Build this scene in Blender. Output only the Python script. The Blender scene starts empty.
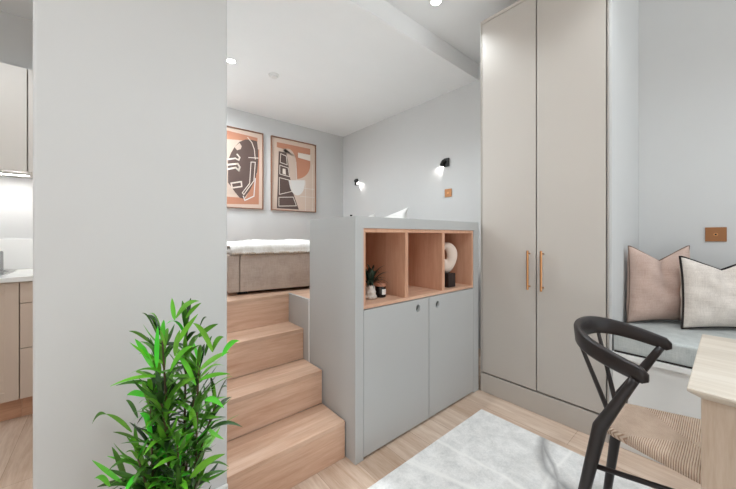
import bpy, bmesh, math, random
from mathutils import Vector, Matrix
random.seed(7)
C = bpy.context.scene.collection
PI = math.pi

# ------------------------------------------------------------------ materials
def lin(r, g, b):
    f = lambda c: (c/255/12.92) if c/255 <= .04045 else ((c/255+.055)/1.055)**2.4
    return (f(r), f(g), f(b), 1)

class NT:
    """small node builder"""
    def __init__(s, name):
        s.m = bpy.data.materials.new(name); s.m.use_nodes = True
        s.n = s.m.node_tree.nodes; s.l = s.m.node_tree.links
        s.b = s.n['Principled BSDF']
    def node(s, t, **kw):
        x = s.n.new(t)
        for k, v in kw.items(): setattr(x, k, v)
        return x
    def put(s, sock, v):
        if isinstance(v, bpy.types.NodeSocket): s.l.new(v, sock)
        elif v is not None: sock.default_value = v
    def math(s, op, a, b=None, c=None):
        x = s.node('ShaderNodeMath', operation=op)
        for i, v in enumerate((a, b, c)): s.put(x.inputs[i], v)
        return x.outputs[0]
    def mix(s, f, a, b):
        x = s.node('ShaderNodeMix', data_type='RGBA')
        s.put(x.inputs[0], f); s.put(x.inputs[6], a); s.put(x.inputs[7], b)
        return x.outputs[2]
    def coord(s, scale=(1, 1, 1), kind='Object'):
        t = s.node('ShaderNodeTexCoord'); mp = s.node('ShaderNodeMapping')
        s.l.new(t.outputs[kind], mp.inputs[0]); mp.inputs['Scale'].default_value = scale
        return mp.outputs[0]
    def noise(s, vec, scale, detail=4, rough=.55, dist=0):
        x = s.node('ShaderNodeTexNoise'); s.put(x.inputs['Vector'], vec)
        x.inputs['Scale'].default_value = scale; x.inputs['Detail'].default_value = detail
        x.inputs['Roughness'].default_value = rough; x.inputs['Distortion'].default_value = dist
        return x.outputs['Fac']
    def ramp(s, f, stops):
        x = s.node('ShaderNodeValToRGB'); s.put(x.inputs[0], f)
        e = x.color_ramp.elements
        while len(e) < len(stops): e.new(.5)
        for i, (p, c) in enumerate(stops): e[i].position = p; e[i].color = c
        return x.outputs[0]
    def bump(s, h, strength, dist=.002):
        x = s.node('ShaderNodeBump'); s.put(x.inputs['Height'], h)
        x.inputs['Strength'].default_value = strength; x.inputs['Distance'].default_value = dist
        s.l.new(x.outputs[0], s.b.inputs['Normal'])
    def done(s, col=None, rough=.5, metal=0, spec=None):
        if col is not None: s.put(s.b.inputs['Base Color'], col)
        s.put(s.b.inputs['Roughness'], rough); s.b.inputs['Metallic'].default_value = metal
        if spec is not None: s.b.inputs['Specular IOR Level'].default_value = spec
        return s.m

def paint(name, col, rough=.6, var=.015, bump=.05, spec=.4):
    t = NT(name); v = t.coord()
    n = t.noise(v, 5, 3); c2 = tuple(max(0, x*(1-var*2)) for x in col[:3])+(1,)
    cc = t.mix(n, col, c2)
    t.bump(t.noise(v, 220, 2), bump, .001)
    return t.done(cc, rough, spec=spec)

def wood(name, c_light, c_dark, axis='X', rough=.5, boards=None, fine=1.0):
    """oak: grain along axis; boards = (axis, width) gives each glued stave its own tone"""
    t = NT(name); k = {'X': (1.2, 14, 14), 'Y': (14, 1.2, 14), 'Z': (14, 14, 1.2)}[axis]
    v = t.coord(k)
    n1 = t.noise(v, 1.6*fine, 5, .6, .8); n2 = t.noise(v, 9*fine, 3, .6)
    f = t.math('ADD', t.math('MULTIPLY', n1, .72), t.math('MULTIPLY', n2, .28))
    col = t.ramp(f, [(.34, c_dark), (.62, c_light)])
    if boards:
        sx = t.node('ShaderNodeSeparateXYZ'); t.l.new(t.coord(), sx.inputs[0])
        cell = t.math('FLOOR', t.math('DIVIDE', sx.outputs['XYZ'.index(boards[0])], boards[1]))
        w = t.node('ShaderNodeTexWhiteNoise', noise_dimensions='1D'); t.l.new(cell, w.inputs['W'])
        col = t.mix(t.math('MULTIPLY', w.outputs[0], .5), col, tuple(x*.78 for x in c_dark[:3])+(1,))
    t.bump(f, .08, .001)
    return t.done(col, rough, spec=.35)

def fabric(name, c1, c2, scale=260, bump=.35, rough=.95, blotch=.3):
    t = NT(name); v = t.coord()
    n = t.noise(v, scale*1.6, 2, .6); nb = t.noise(v, 14, 3)
    wa = t.noise(t.coord((1, 1, .06)), scale*1.3, 1); wb = t.noise(t.coord((.06, .06, 1)), scale*1.3, 1)   # warp and weft threads
    h = t.math('ADD', t.math('MULTIPLY', t.math('ADD', wa, wb), .3), t.math('MULTIPLY', n, .4))
    f = t.math('ADD', t.math('MULTIPLY', h, 1-blotch), t.math('MULTIPLY', nb, blotch))
    col = t.ramp(f, [(.36, c2), (.64, c1)])
    t.bump(h, bump, .0015)
    m = t.done(col, rough, spec=.15)
    t.b.inputs['Sheen Weight'].default_value = .15
    return m

def metal(name, col, rough=.3):
    t = NT(name); n = t.noise(t.coord(), 60, 2)
    return t.done(col, t.math('MULTIPLY_ADD', n, .12, rough-.06), 1)

def emit(name, col, strength):
    t = NT(name); t.b.inputs['Emission Color'].default_value = col; t.b.inputs['Emission Strength'].default_value = strength
    return t.done(col, .5)

M = {}
M['wall'] = paint('wall_paint', lin(206, 206, 205), .75)
M['ceil'] = paint('ceiling_paint', lin(236, 237, 237), .8)
M['skirt'] = paint('skirting_satin', lin(226, 225, 222), .4)
M['grey'] = paint('grey_lacquer', lin(184, 185, 184), .42, .01, .03)
M['grey_side'] = M['grey']
M['greige'] = paint('greige_lacquer', lin(188, 181, 173), .42, .01, .03)
M['kit'] = paint('kitchen_lacquer', lin(214, 208, 201), .42, .01, .02)
M['kit_base'] = paint('kitchen_base_lacquer', lin(200, 181, 165), .42, .01, .02)
M['gap_shade'] = paint('painted_gap_shade', lin(40, 36, 33), .9)
oakL, oakD = lin(222, 190, 166), lin(196, 156, 130)
M['step'] = wood('oak_stair', oakL, oakD, 'X', .45, ('Y', .0765))
M['step_riser'] = wood('oak_riser', lin(220, 186, 162), lin(194, 152, 126), 'X', .45)
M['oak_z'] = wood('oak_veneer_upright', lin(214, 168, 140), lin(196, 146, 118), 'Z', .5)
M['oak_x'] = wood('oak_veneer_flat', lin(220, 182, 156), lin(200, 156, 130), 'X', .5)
M['table'] = wood('oak_table', lin(206, 197, 184), lin(186, 173, 157), 'Y', .35, ('X', .12))
M['table_leg'] = wood('oak_table_leg', lin(192, 174, 156), lin(174, 152, 132), 'Z', .5, None, 1.6)
M['kplinth'] = wood('oak_plinth', lin(205, 160, 130), lin(182, 136, 108), 'X', .5)
M['frame'] = wood('print_frame_wood', lin(150, 108, 84), lin(118, 80, 60), 'Z', .5)
M['chair'] = paint('stained_wood', lin(31, 23, 22), .38, .05, .1, .5)
M['black'] = paint('black_metal', lin(26, 25, 25), .45)
M['brass'] = metal('brushed_brass', lin(196, 142, 96), .32)
M['brass_plate'] = metal('bronze_plate', lin(160, 114, 80), .45)
M['steel'] = metal('steel', lin(190, 190, 190), .25)
M['plastic'] = paint('white_plastic', lin(224, 224, 222), .4)
M['stone'] = paint('white_worktop', lin(228, 227, 224), .25)
M['bench_fab'] = fabric('bench_fabric', lin(192, 195, 192), lin(158, 162, 160), 300, .3)
M['taupe'] = fabric('taupe_linen', lin(202, 178, 166), lin(178, 152, 140), 240, .35)
M['beige'] = fabric('beige_linen', lin(232, 223, 214), lin(198, 187, 178), 170, .5)
M['bed_fab'] = fabric('bed_fabric', lin(196, 180, 168), lin(166, 148, 136), 300, .25)
M['pipe'] = paint('dark_piping', lin(40, 34, 32), .9)
M['pipe_t'] = paint('taupe_piping', lin(124, 104, 92), .9)
M['linen'] = fabric('white_linen', lin(236, 235, 232), lin(220, 218, 214), 150, .3)
M['throw'] = fabric('boucle_throw', lin(240, 238, 234), lin(214, 208, 200), 60, 1.0)
M['fringe'] = fabric('throw_fringe', lin(206, 184, 164), lin(176, 150, 128), 120, .6)
M['disc'] = emit('lamp_disc', (1, .97, .92, 1), 14)
M['sdisc'] = emit('sconce_disc', (1, .97, .93, 1), 10)
M['led'] = emit('led_strip', (1, .99, .98, 1), 70)
M['glass_dark'] = paint('amber_jar', lin(24, 16, 14), .12)
M['label'] = paint('paper_label', lin(232, 228, 222), .7)
M['copper'] = paint('copper_lid', lin(200, 140, 112), .35)
M['sculpt'] = paint('pale_stone', lin(226, 208, 194), .8, .05, .6)
M['sculpt_base'] = wood('dark_block', lin(52, 38, 34), lin(34, 24, 22), 'Z', .6)
M['potw'] = paint('pale_ceramic', lin(214, 204, 194), .6, .06, .4)
M['soil'] = paint('soil', lin(52, 40, 32), .95, .3, 1)
M['basket'] = fabric('woven_basket', lin(190, 160, 128), lin(150, 120, 90), 60, 1)
M['stem'] = paint('bamboo_stem', lin(112, 92, 66), .6, .3)

def floor_mat():
    t = NT('oak_floor'); tc = t.node('ShaderNodeTexCoord'); mp = t.node('ShaderNodeMapping')
    t.l.new(tc.outputs['Object'], mp.inputs[0]); mp.inputs['Rotation'].default_value = (0, 0, PI/2)
    br = t.node('ShaderNodeTexBrick'); t.l.new(mp.outputs[0], br.inputs['Vector'])
    br.offset = .37; br.offset_frequency = 2
    br.inputs['Color1'].default_value = lin(226, 208, 192); br.inputs['Color2'].default_value = lin(206, 182, 162); br.inputs['Mortar'].default_value = lin(178, 152, 132)
    br.inputs['Scale'].default_value = 1; br.inputs['Mortar Size'].default_value = .0012; br.inputs['Brick Width'].default_value = 1.5; br.inputs['Row Height'].default_value = .185
    v = t.coord((15, 1.3, 1)); n1 = t.noise(v, 1.7, 5, .6, .7); n2 = t.noise(v, 10, 3)
    f = t.math('ADD', t.math('MULTIPLY', n1, .7), t.math('MULTIPLY', n2, .3))
    g = t.ramp(f, [(.32, lin(222, 208, 196)), (.62, (1, 1, 1, 1))])
    mx = t.node('ShaderNodeMix', data_type='RGBA', blend_type='MULTIPLY'); mx.inputs[0].default_value = 1
    t.l.new(br.outputs['Color'], mx.inputs[6]); t.l.new(g, mx.inputs[7])
    t.bump(f, .06, .001)
    return t.done(mx.outputs[2], .45, spec=.35)
M['floor'] = floor_mat()

def rug_mat():
    t = NT('rug_pile'); tc = t.node('ShaderNodeTexCoord'); v = tc.outputs['Object']
    sx = t.node('ShaderNodeSeparateXYZ'); t.l.new(v, sx.inputs[0]); X, Y = sx.outputs[0], sx.outputs[1]
    def band(d, w):                      # 1 on the line, 0 beyond w
        return t.math('SUBTRACT', 1, t.math('MINIMUM', 1, t.math('DIVIDE', t.math('ABSOLUTE', d), w)))
    wob = t.math('MULTIPLY', t.math('SUBTRACT', t.noise(v, 5, 3), .5), .05)
    def line(x0, y0, x1, y1, w):
        L = math.hypot(x1-x0, y1-y0); nx, ny = -(y1-y0)/L, (x1-x0)/L
        d = t.math('ADD', t.math('ADD', t.math('MULTIPLY', X, nx), t.math('MULTIPLY', Y, ny)), -(nx*x0+ny*y0))
        return band(t.math('ADD', d, wob), w)
    def arc(cx, cy, r, w):
        dx = t.math('SUBTRACT', X, cx); dy = t.math('SUBTRACT', Y, cy)
        d = t.math('SQRT', t.math('ADD', t.math('MULTIPLY', dx, dx), t.math('MULTIPLY', dy, dy)))
        return band(t.math('ADD', t.math('SUBTRACT', d, r), wob), w)
    light = line(1.119, .981, 1.194, .717, .022)
    for a in ((1.345, .99, 1.356, .772, .014), (.86, .98, 1.0, .5, .02), (1.19, .73, 1.30, .2, .016), (1.356, .77, 1.4, .2, .012), (.5, .55, 1.7, .52, .012)):
        light = t.math('MAXIMUM', light, line(*a))
    dark = arc(1.80, .34, .31, .035)
    dark = t.math('MAXIMUM', dark, line(1.70, .60, 1.52, .50, .02))
    dark = t.math('MULTIPLY', dark, .8)
    pile = t.noise(v, 120, 4, .75); bl = t.noise(v, 11, 6, .72, .4)
    f = t.math('ADD', t.math('MULTIPLY', pile, .35), t.math('MULTIPLY', bl, .65))
    col = t.ramp(f, [(.36, lin(204, 204, 202)), (.60, lin(236, 235, 233))])
    col = t.mix(t.math('MULTIPLY', light, .8), col, lin(240, 239, 236))
    col = t.mix(dark, col, lin(150, 150, 150))
    h = t.math('ADD', t.math('MULTIPLY', pile, .6), t.math('MULTIPLY', light, .4))
    t.bump(h, .5, .004)
    return t.done(col, 1, spec=.1)
M['rug'] = rug_mat()

def seat_mat():
    t = NT('paper_cord'); v = t.coord()
    w = t.node('ShaderNodeTexWave', wave_type='BANDS', bands_direction='X'); t.l.new(v, w.inputs['Vector'])
    w.inputs['Scale'].default_value = 60; w.inputs['Distortion'].default_value = .5; w.inputs['Detail'].default_value = 1
    w2 = t.node('ShaderNodeTexWave', wave_type='BANDS', bands_direction='Y'); t.l.new(v, w2.inputs['Vector'])
    w2.inputs['Scale'].default_value = 60; w2.inputs['Distortion'].default_value = .5
    sx = t.node('ShaderNodeSeparateXYZ'); t.l.new(v, sx.inputs[0])
    ax = t.math('ABSOLUTE', sx.outputs[0]); ay = t.math('ABSOLUTE', t.math('ADD', sx.outputs[1], .02))
    sel = t.math('GREATER_THAN', ax, ay)          # cords turn at the diagonals, as woven seats do
    mx = t.node('ShaderNodeMix', data_type='FLOAT'); t.l.new(sel, mx.inputs[0]); t.l.new(w.outputs['Fac'], mx.inputs[2]); t.l.new(w2.outputs['Fac'], mx.inputs[3])
    n = t.noise(v, 30, 3)
    f = t.math('ADD', t.math('MULTIPLY', mx.outputs[0], .55), t.math('MULTIPLY', n, .45))
    col = t.ramp(f, [(.25, lin(176, 142, 118)), (.6, lin(226, 204, 184))])
    t.bump(mx.outputs[0], .8, .003)
    return t.done(col, .8, spec=.2)
M['seat'] = seat_mat()

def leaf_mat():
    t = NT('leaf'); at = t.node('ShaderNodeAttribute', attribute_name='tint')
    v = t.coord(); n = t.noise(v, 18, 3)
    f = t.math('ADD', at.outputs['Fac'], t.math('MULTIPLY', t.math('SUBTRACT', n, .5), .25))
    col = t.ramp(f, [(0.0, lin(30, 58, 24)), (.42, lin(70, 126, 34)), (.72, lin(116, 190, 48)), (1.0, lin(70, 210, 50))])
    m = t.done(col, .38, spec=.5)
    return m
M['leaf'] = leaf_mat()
M['leaf_dark'] = paint('dark_leaf', lin(46, 66, 48), .4, .4, .1)
for nm, c in dict(pp=(208, 186, 170), tc=(184, 128, 102), br=(92, 74, 68), cr=(224, 212, 200), pk=(202, 180, 165), wh=(220, 216, 212), gd=(206, 176, 158)).items():
    M['a_'+nm] = paint('print_'+nm, lin(*c), .6, .03, .1)

# ------------------------------------------------------------------ mesh helpers (all in world metres)
class MB:
    def __init__(s): s.v = []; s.f = []; s.mi = []; s.cur = 0; s.tint = []; s.t = 0
    def face(s, idx): s.f.append(tuple(idx)); s.mi.append(s.cur); s.tint.append(s.t)
    def box(s, x0, x1, y0, y1, z0, z1):
        n = len(s.v)
        s.v += [(x, y, z) for z in (z0, z1) for y in (y0, y1) for x in (x0, x1)]
        for q in ((0, 2, 3, 1), (4, 5, 7, 6), (0, 1, 5, 4), (2, 6, 7, 3), (0, 4, 6, 2), (1, 3, 7, 5)): s.face([n+i for i in q])
        return s
    def rings(s, rings, close=True, cap=True):
        n = len(s.v); k = len(rings[0])
        for r in rings: s.v += [tuple(p) for p in r]
        for i in range(len(rings)-1):
            for j in range(k if close else k-1):
                a = n+i*k+j; b = n+i*k+(j+1) % k
                s.face((a, b, b+k, a+k))
        if cap:
            s.face([n+j for j in range(k)][::-1]); s.face([n+(len(rings)-1)*k+j for j in range(k)])
        return s
    def tube(s, pts, rad, seg=12, ell=None, up=None):
        pts = [Vector(p) for p in pts]; rr = []
        if not hasattr(rad, '__len__'): rad = [rad]*len(pts)
        ref = None
        for i, p in enumerate(pts):
            d = (pts[min(i+1, len(pts)-1)]-pts[max(i-1, 0)]).normalized()
            if ref is None:
                ref = Vector(up) if up else (Vector((0, 0, 1)) if abs(d.z) < .9 else Vector((1, 0, 0)))
            a = d.cross(ref).normalized(); b = a.cross(d).normalized(); ref = b
            e = ell or (1, 1)
            rr.append([p+a*math.cos(t)*rad[i]*e[0]+b*math.sin(t)*rad[i]*e[1] for t in [2*PI*k/seg for k in range(seg)]])
        return s.rings(rr)
    def lathe(s, c, prof, seg=32, cap=True):
        return s.rings([[(c[0]+r*math.cos(2*PI*k/seg), c[1]+r*math.sin(2*PI*k/seg), c[2]+z) for k in range(seg)] for r, z in prof], cap=cap)
    def poly(s, pts):
        n = len(s.v); s.v += [tuple(p) for p in pts]; s.face(range(n, n+len(pts))); return s
    def build(s, name, mats, parent=None, origin=None, bevel=0, smooth=False, sub=0, seg=2):
        o3 = Vector(origin) if origin else (Vector(parent['_o']) if parent is not None and '_o' in parent else Vector((0, 0, 0)))
        me = bpy.data.meshes.new(name); me.from_pydata([tuple(Vector(v)-o3) for v in s.v], [], s.f)
        if not isinstance(mats, (list, tuple)): mats = [mats]
        for m in mats: me.materials.append(m)
        me.polygons.foreach_set('material_index', s.mi)
        if any(s.tint):
            at = me.attributes.new('tint', 'FLOAT', 'FACE'); at.data.foreach_set('value', s.tint)
        bm = bmesh.new(); bm.from_mesh(me); bmesh.ops.recalc_face_normals(bm, faces=bm.faces); bm.to_mesh(me); bm.free()
        if smooth: me.polygons.foreach_set('use_smooth', [True]*len(me.polygons))
        me.update()
        o = bpy.data.objects.new(name, me); C.objects.link(o)
        if parent is not None: o.parent = parent; o['_o'] = tuple(o3)
        else: o.location = o3; o['_o'] = tuple(o3)
        if bevel:
            b = o.modifiers.new('bevel', 'BEVEL'); b.width = bevel; b.segments = seg; b.limit_method = 'ANGLE'; b.angle_limit = math.radians(40)
        if sub:
            b = o.modifiers.new('sub', 'SUBSURF'); b.levels = b.render_levels = sub
        return o
def bx(*a): return MB().box(*a)

def thing(name, label, cat, loc, group=None):
    o = bpy.data.objects.new(name, None); C.objects.link(o); o.empty_display_size = .1
    o.location = loc; o['_o'] = tuple(loc); o['label'] = label; o['category'] = cat
    if group: o['group'] = group
    return o
def tag(o, label, cat, group=None, kind=None):
    o['label'] = label; o['category'] = cat
    if group: o['group'] = group
    if kind: o['kind'] = kind
    return o
def struct(name, mb, m, **kw):
    o = mb.build(name, m, **kw); o['kind'] = 'structure'; return o
def dup(root, loc=None, rotz=None, label=None):
    r = root.copy(); C.objects.link(r)
    if loc is not None: r.location = loc
    if rotz is not None: r.rotation_euler = (0, 0, rotz)
    if label: r['label'] = label
    for ch in list(root.children):
        c = ch.copy(); C.objects.link(c); c.parent = r
        for g in list(ch.children):
            d = g.copy(); C.objects.link(d); d.parent = c
    return r

# camera: 15 mm wide angle, level, at 1.1 m
FX = 306.8; HC = 1.1; CF, SF = .6468, .7627
def px(u, v, ax, val):
    """point of the room plane X / Y / Z = val seen along a direction from the camera"""
    a = (u-368)/FX; r = (CF+SF*a, SF-CF*a, (236-v)/FX); o = (0, 0, HC); i = 'XYZ'.index(ax)
    t = (val-o[i])/r[i]; return Vector([o[k]+t*r[k] for k in range(3)])

# ------------------------------------------------------------------ room shell
XW = 2.77; ZM = 2.783; ZA = 2.63; YB = 1.594; YP = 3.86; XL = -2.6; YF = -2.2
PX0, PX1, PY = -.156, .343, 1.221            # the white stub of wall
struct('floor', bx(XL, XW, YF, YP, -.1, 0), M['floor'])
struct('ceiling', bx(XL, XW, YF, YB, ZM, ZM+.1), M['ceil'])
struct('ceiling_alcove', bx(XL, XW, YB, YP, ZA, ZM+.1), M['ceil'])
struct('wall_right', bx(XW, XW+.1, YF, YP, -.1, ZM+.1), M['wall'])
struct('wall_back', bx(PX1, XW+.1, YP, YP+.1, -.1, ZM), M['wall'])
struct('wall_middle', bx(PX0, PX1, PY, YP, 0, ZA), M['wall'], bevel=.008, seg=3)
struct('wall_middle_upper', bx(PX0, PX1, PY, YB, ZA, ZM), M['wall'])
struct('wall_kitchen', bx(XL, PX0, 3.32, 3.42, 0, ZA), M['wall'])
# unseen glazed doors added behind the camera to let daylight in
WX0, WX1, WZ0, WZ1 = 1.25, 2.6, .05, 2.60
wf = MB(); wf.box(XL, WX0, YF-.15, YF, -.1, ZM); wf.box(WX1, XW+.1, YF-.15, YF, -.1, ZM); wf.box(WX0, WX1, YF-.15, YF, -.1, WZ0); wf.box(WX0, WX1, YF-.15, YF, WZ1, ZM)
struct('wall_front', wf, M['wall'])
w = MB(); t_ = .06
w.box(WX0, WX1, YF-.11, YF-.05, WZ0, WZ0+t_); w.box(WX0, WX1, YF-.11, YF-.05, WZ1-t_, WZ1)
for x in (WX0, (WX0+WX1)/2-t_/2, WX1-t_): w.box(x, x+t_, YF-.11, YF-.05, WZ0+t_, WZ1-t_)
struct('added_window_1', w, M['skirt'])
LY0, LY1 = -2.0, -.4  # unseen side opening, added so sun can bounce off the floor
wl = MB(); wl.box(XL-.15, XL, YF, LY0, -.1, ZM); wl.box(XL-.15, XL, LY1, 3.42, -.1, ZM); wl.box(XL-.15, XL, LY0, LY1, -.1, WZ0); wl.box(XL-.15, XL, LY0, LY1, WZ1, ZM)
struct('wall_left', wl, M['wall'])
w = MB()
w.box(XL-.11, XL-.05, LY0, LY1, WZ0, WZ0+t_); w.box(XL-.11, XL-.05, LY0, LY1, WZ1-t_, WZ1)
for y in (LY0, (LY0+LY1)/2-t_/2, LY1-t_): w.box(XL-.11, XL-.05, y, y+t_, WZ0+t_, WZ1-t_)
struct('added_window_2', w, M['skirt'])
struct('baseboard_middle', bx(PX0+.002, PX1-.0005, PY-.015, PY-.0005, 0.001, .176), M['skirt'], bevel=.006)
ST = (.403, .415)
struct('wall_nook', bx(2.034, XW, ST[0], ST[1], 0, ZM), M['wall'])

# raised bed platform
ZP = .726
pf = bx(PX1, .9, 1.875, YP, .60, ZP); pf.box(.9155, XW, 1.600, YP, .60, ZP); pf.box(.9, .9155, 1.8755, YP, .60, ZP)
struct('floor_raised', pf, M['step'])
struct('wall_platform', bx(.9, .915, 1.602, 1.875, 0, ZP), M['grey'])
struct('trim_1', bx(.8985, .9065, 1.5975, 1.6015, .30, ZP), M['skirt'])

# ------------------------------------------------------------------ stairs
R = ZP/4; fronts = (1.236, 1.451, 1.661, 1.875)
st = thing('staircase', 'four oak stairs climbing beside the grey cabinet to the raised bed', 'stairs', (.62, 1.236, 0))
for i, y in enumerate(fronts):
    if i < 3:
        s_ = bx(PX1+.002, .8985, y, fronts[i+1]-.0006, i*R+.0005 if i else .001, (i+1)*R-.022).build('riser', M['step_riser'], st, bevel=.0012)
        bx(PX1+.002, .8985, y-.0008, fronts[i+1]-.0006, (i+1)*R-.0215, (i+1)*R).build('tread', M['step'], st, bevel=.0015)
    else:
        bx(PX1+.002, .8985, y-.02, y-.0006, i*R+.0005, (i+1)*R-.022).build('riser', M['step_riser'], st, bevel=.0012)
        bx(PX1+.002, .8985, y-.021, y-.0006, (i+1)*R-.0215, (i+1)*R).build('tread', M['step'], st, bevel=.0015)

# ------------------------------------------------------------------ grey cabinet with oak pigeonholes
X0, X1, Y0, Y1, ZT = .905, 2.019, 1.161, 1.597, 1.197
cab = thing('storage_cabinet', 'grey half-height cabinet with three oak pigeonholes over two plain doors', 'cabinet', ((X0+X1)/2, Y0, 0))
c = MB()
c.box(X0, .956, Y0, Y1, 0.001, ZT-.0582); c.box(1.957, X1, Y0, Y1, 0.001, ZT-.0582)
c.box(.9562, 1.9568, Y0+.03, Y1, .0405, .06)
c.box(.9562, 1.9568, 1.56, Y1, .0605, ZT-.0582)
c.box(.9562, 1.9568, Y0+.05, Y0+.065, .001, .04)
c.build('carcass', M['grey'], cab, bevel=.0005)
bx(X0, X1, Y0, Y1, ZT-.058, ZT).build('top_panel', M['grey'], cab, bevel=.0005)
# oak insert
zi0, zi1 = .738, 1.1385
YS = 1.166
bx(.957, 1.956, YS, 1.52, zi0, zi0+.018).build('shelf', M['oak_x'], cab, bevel=.001)
ins = MB(); ins.box(.957, 1.956, YS, 1.52, zi1-.02, zi1); ins.box(.957, .973, YS, 1.52, zi0+.0182, zi1-.0202); ins.box(1.94, 1.956, YS, 1.52, zi0+.0182, zi1-.0202)
ins.box(.957, 1.956, 1.5205, 1.53, zi0, zi1)
ins.build('oak_lining', M['oak_z'], cab, bevel=.001)
for a, b in ((1.261, 1.285), (1.601, 1.625)):
    bx(a, b, YS, 1.52, zi0+.0182, zi1-.0202).build('divider', M['oak_z'], cab, bevel=.001)
def holed_door(x0, x1, hx, hz, z0=.014, z1=.734):
    """door leaf with a slot-shaped finger hole cut through it"""
    n = 24; hole = []
    for k in range(n):
        t = 2*PI*k/n; hole.append((hx+.017*math.cos(t), hz+.022*math.sin(t)))
    fr = [(x0, z0), (x1, z0), (x1, z1), (x0, z1)]
    bm = bmesh.new()
    ring = []
    for k in range(n):                      # matching points on the door's outline
        t = 2*PI*k/n; dx, dz = math.cos(t), math.sin(t); s1 = 9
        if dx > 1e-6: s1 = min(s1, (x1-hx)/dx)
        if dx < -1e-6: s1 = min(s1, (x0-hx)/dx)
        if dz > 1e-6: s1 = min(s1, (z1-hz)/dz)
        if dz < -1e-6: s1 = min(s1, (z0-hz)/dz)
        ring.append((hx+dx*s1, hz+dz*s1))
    pts = []
    for k in range(n):
        pts.append(ring[k]); a, b = ring[k], ring[(k+1) % n]
        for cx, cz in fr:
            if min(abs(a[0]-cx), abs(a[1]-cz)) < 1e-6 and min(abs(b[0]-cx), abs(b[1]-cz)) < 1e-6 and (abs(a[0]-b[0]) > 1e-6 and abs(a[1]-b[1]) > 1e-6):
                pts.append((cx, cz))
    mb = MB(); yf, yb = Y0, Y0+.019
    O = len(pts)
    for y in (yf, yb):
        mb.v += [(p[0], y, p[1]) for p in pts]+[(p[0], y, p[1]) for p in hole]
    S = O+n; ri = {k: pts.index(ring[k]) for k in range(n)}
    for off in (0, S):
        for k in range(n):
            i0, i1 = ri[k], ri[(k+1) % n]
            path = []; i = i0
            while True:
                path.append(i)
                if i == i1: break
                i = (i+1) % O
            mb.face([off+i for i in path]+[off+O+(k+1) % n, off+O+k])
    for i in range(O): mb.face((i, (i+1) % O, S+(i+1) % O, S+i))
    for k in range(n): mb.face((O+k, O+(k+1) % n, S+O+(k+1) % n, S+O+k))
    d = mb.build('door', M['grey'], cab)
    bx(hx-.03, hx+.03, yb+.0005, yb+.002, hz-.035, hz+.035).build('finger_hole_shade', M['black'], d)  # black plate stands in for the shade inside the hole
    return d
holed_door(.9585, 1.4595, 1.363, .684); holed_door(1.4645, 1.9545, 1.545, .680)

# ------------------------------------------------------------------ wardrobe
XF = 2.024
wd = thing('wardrobe', 'tall greige two-door fitted wardrobe with slim brass bar handles', 'wardrobe', (XF+.3, .78, 0))
wb = MB()
wb.box(XF+.022, XW-.002, .4205, 1.146, .131, 2.62)
wb.box(XF, XF+.0215, .4165, .4205, .131, 2.6225); wb.box(XF, XF+.0215, 1.1405, 1.1475, .131, 2.6225); wb.box(XF, XF+.0215, .421, 1.140, 2.6005, 2.6225)
wb.build('carcass', M['greige'], wd, bevel=.001)
bx(XF, XF+.02, .4165, 1.1475, .001, .1305).build('plinth', M['greige'], wd, bevel=.001)
bx(XF+.0205, XF+.0215, .4215, 1.1395, .14, 2.598).build('gap_shade_sheet', M['gap_shade'], wd)  # dark sheet stands in for the shade between the doors
for a, b, hy in ((.7785, 1.1350, .8127), (.4270, .7720, .735)):
    d = bx(XF, XF+.019, a, b, .142, 2.5965).build('door', M['greige'], wd, bevel=.0012)
    h = MB(); xh = XF-.036
    h.tube([(xh, hy, .766), (xh, hy, 1.010)], .0065, 14)
    for z in (.785, .991): h.tube([(xh, hy, z), (XF-.0003, hy, z)], .0045, 10)
    h.build('handle', M['brass'], d, smooth=False, bevel=.001)

# ------------------------------------------------------------------ window-seat bench
bn = thing('bench', 'white built-in bench box against the wall under the seat pad', 'bench', (2.4, -.4, 0))
bx(2.033, XW-.003, -1.6, ST[0]-.002, .001, .4665).build('front_panel', M['skirt'], bn, bevel=.002)
bx(2.016, XW-.003, -1.6, ST[0]-.002, .467, .4945).build('top_board', M['skirt'], bn, bevel=.002)
pd = thing('bench_cushion', 'long flat grey melange seat pad with dark piping on the white bench', 'cushion', (2.4, -.4, .495))
bx(2.024, XW-.006, -1.58, ST[0]-.006, .4955, .597).build('pad', M['bench_fab'], pd, bevel=.014, seg=4)
pp = MB(); e = .006
for z in (.5005,):
    pp.tube([(2.0225, -1.57, z), (2.0225, ST[0]-.012, z)], .004, 8)
pp.build('piping', M['pipe'], pd)

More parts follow.
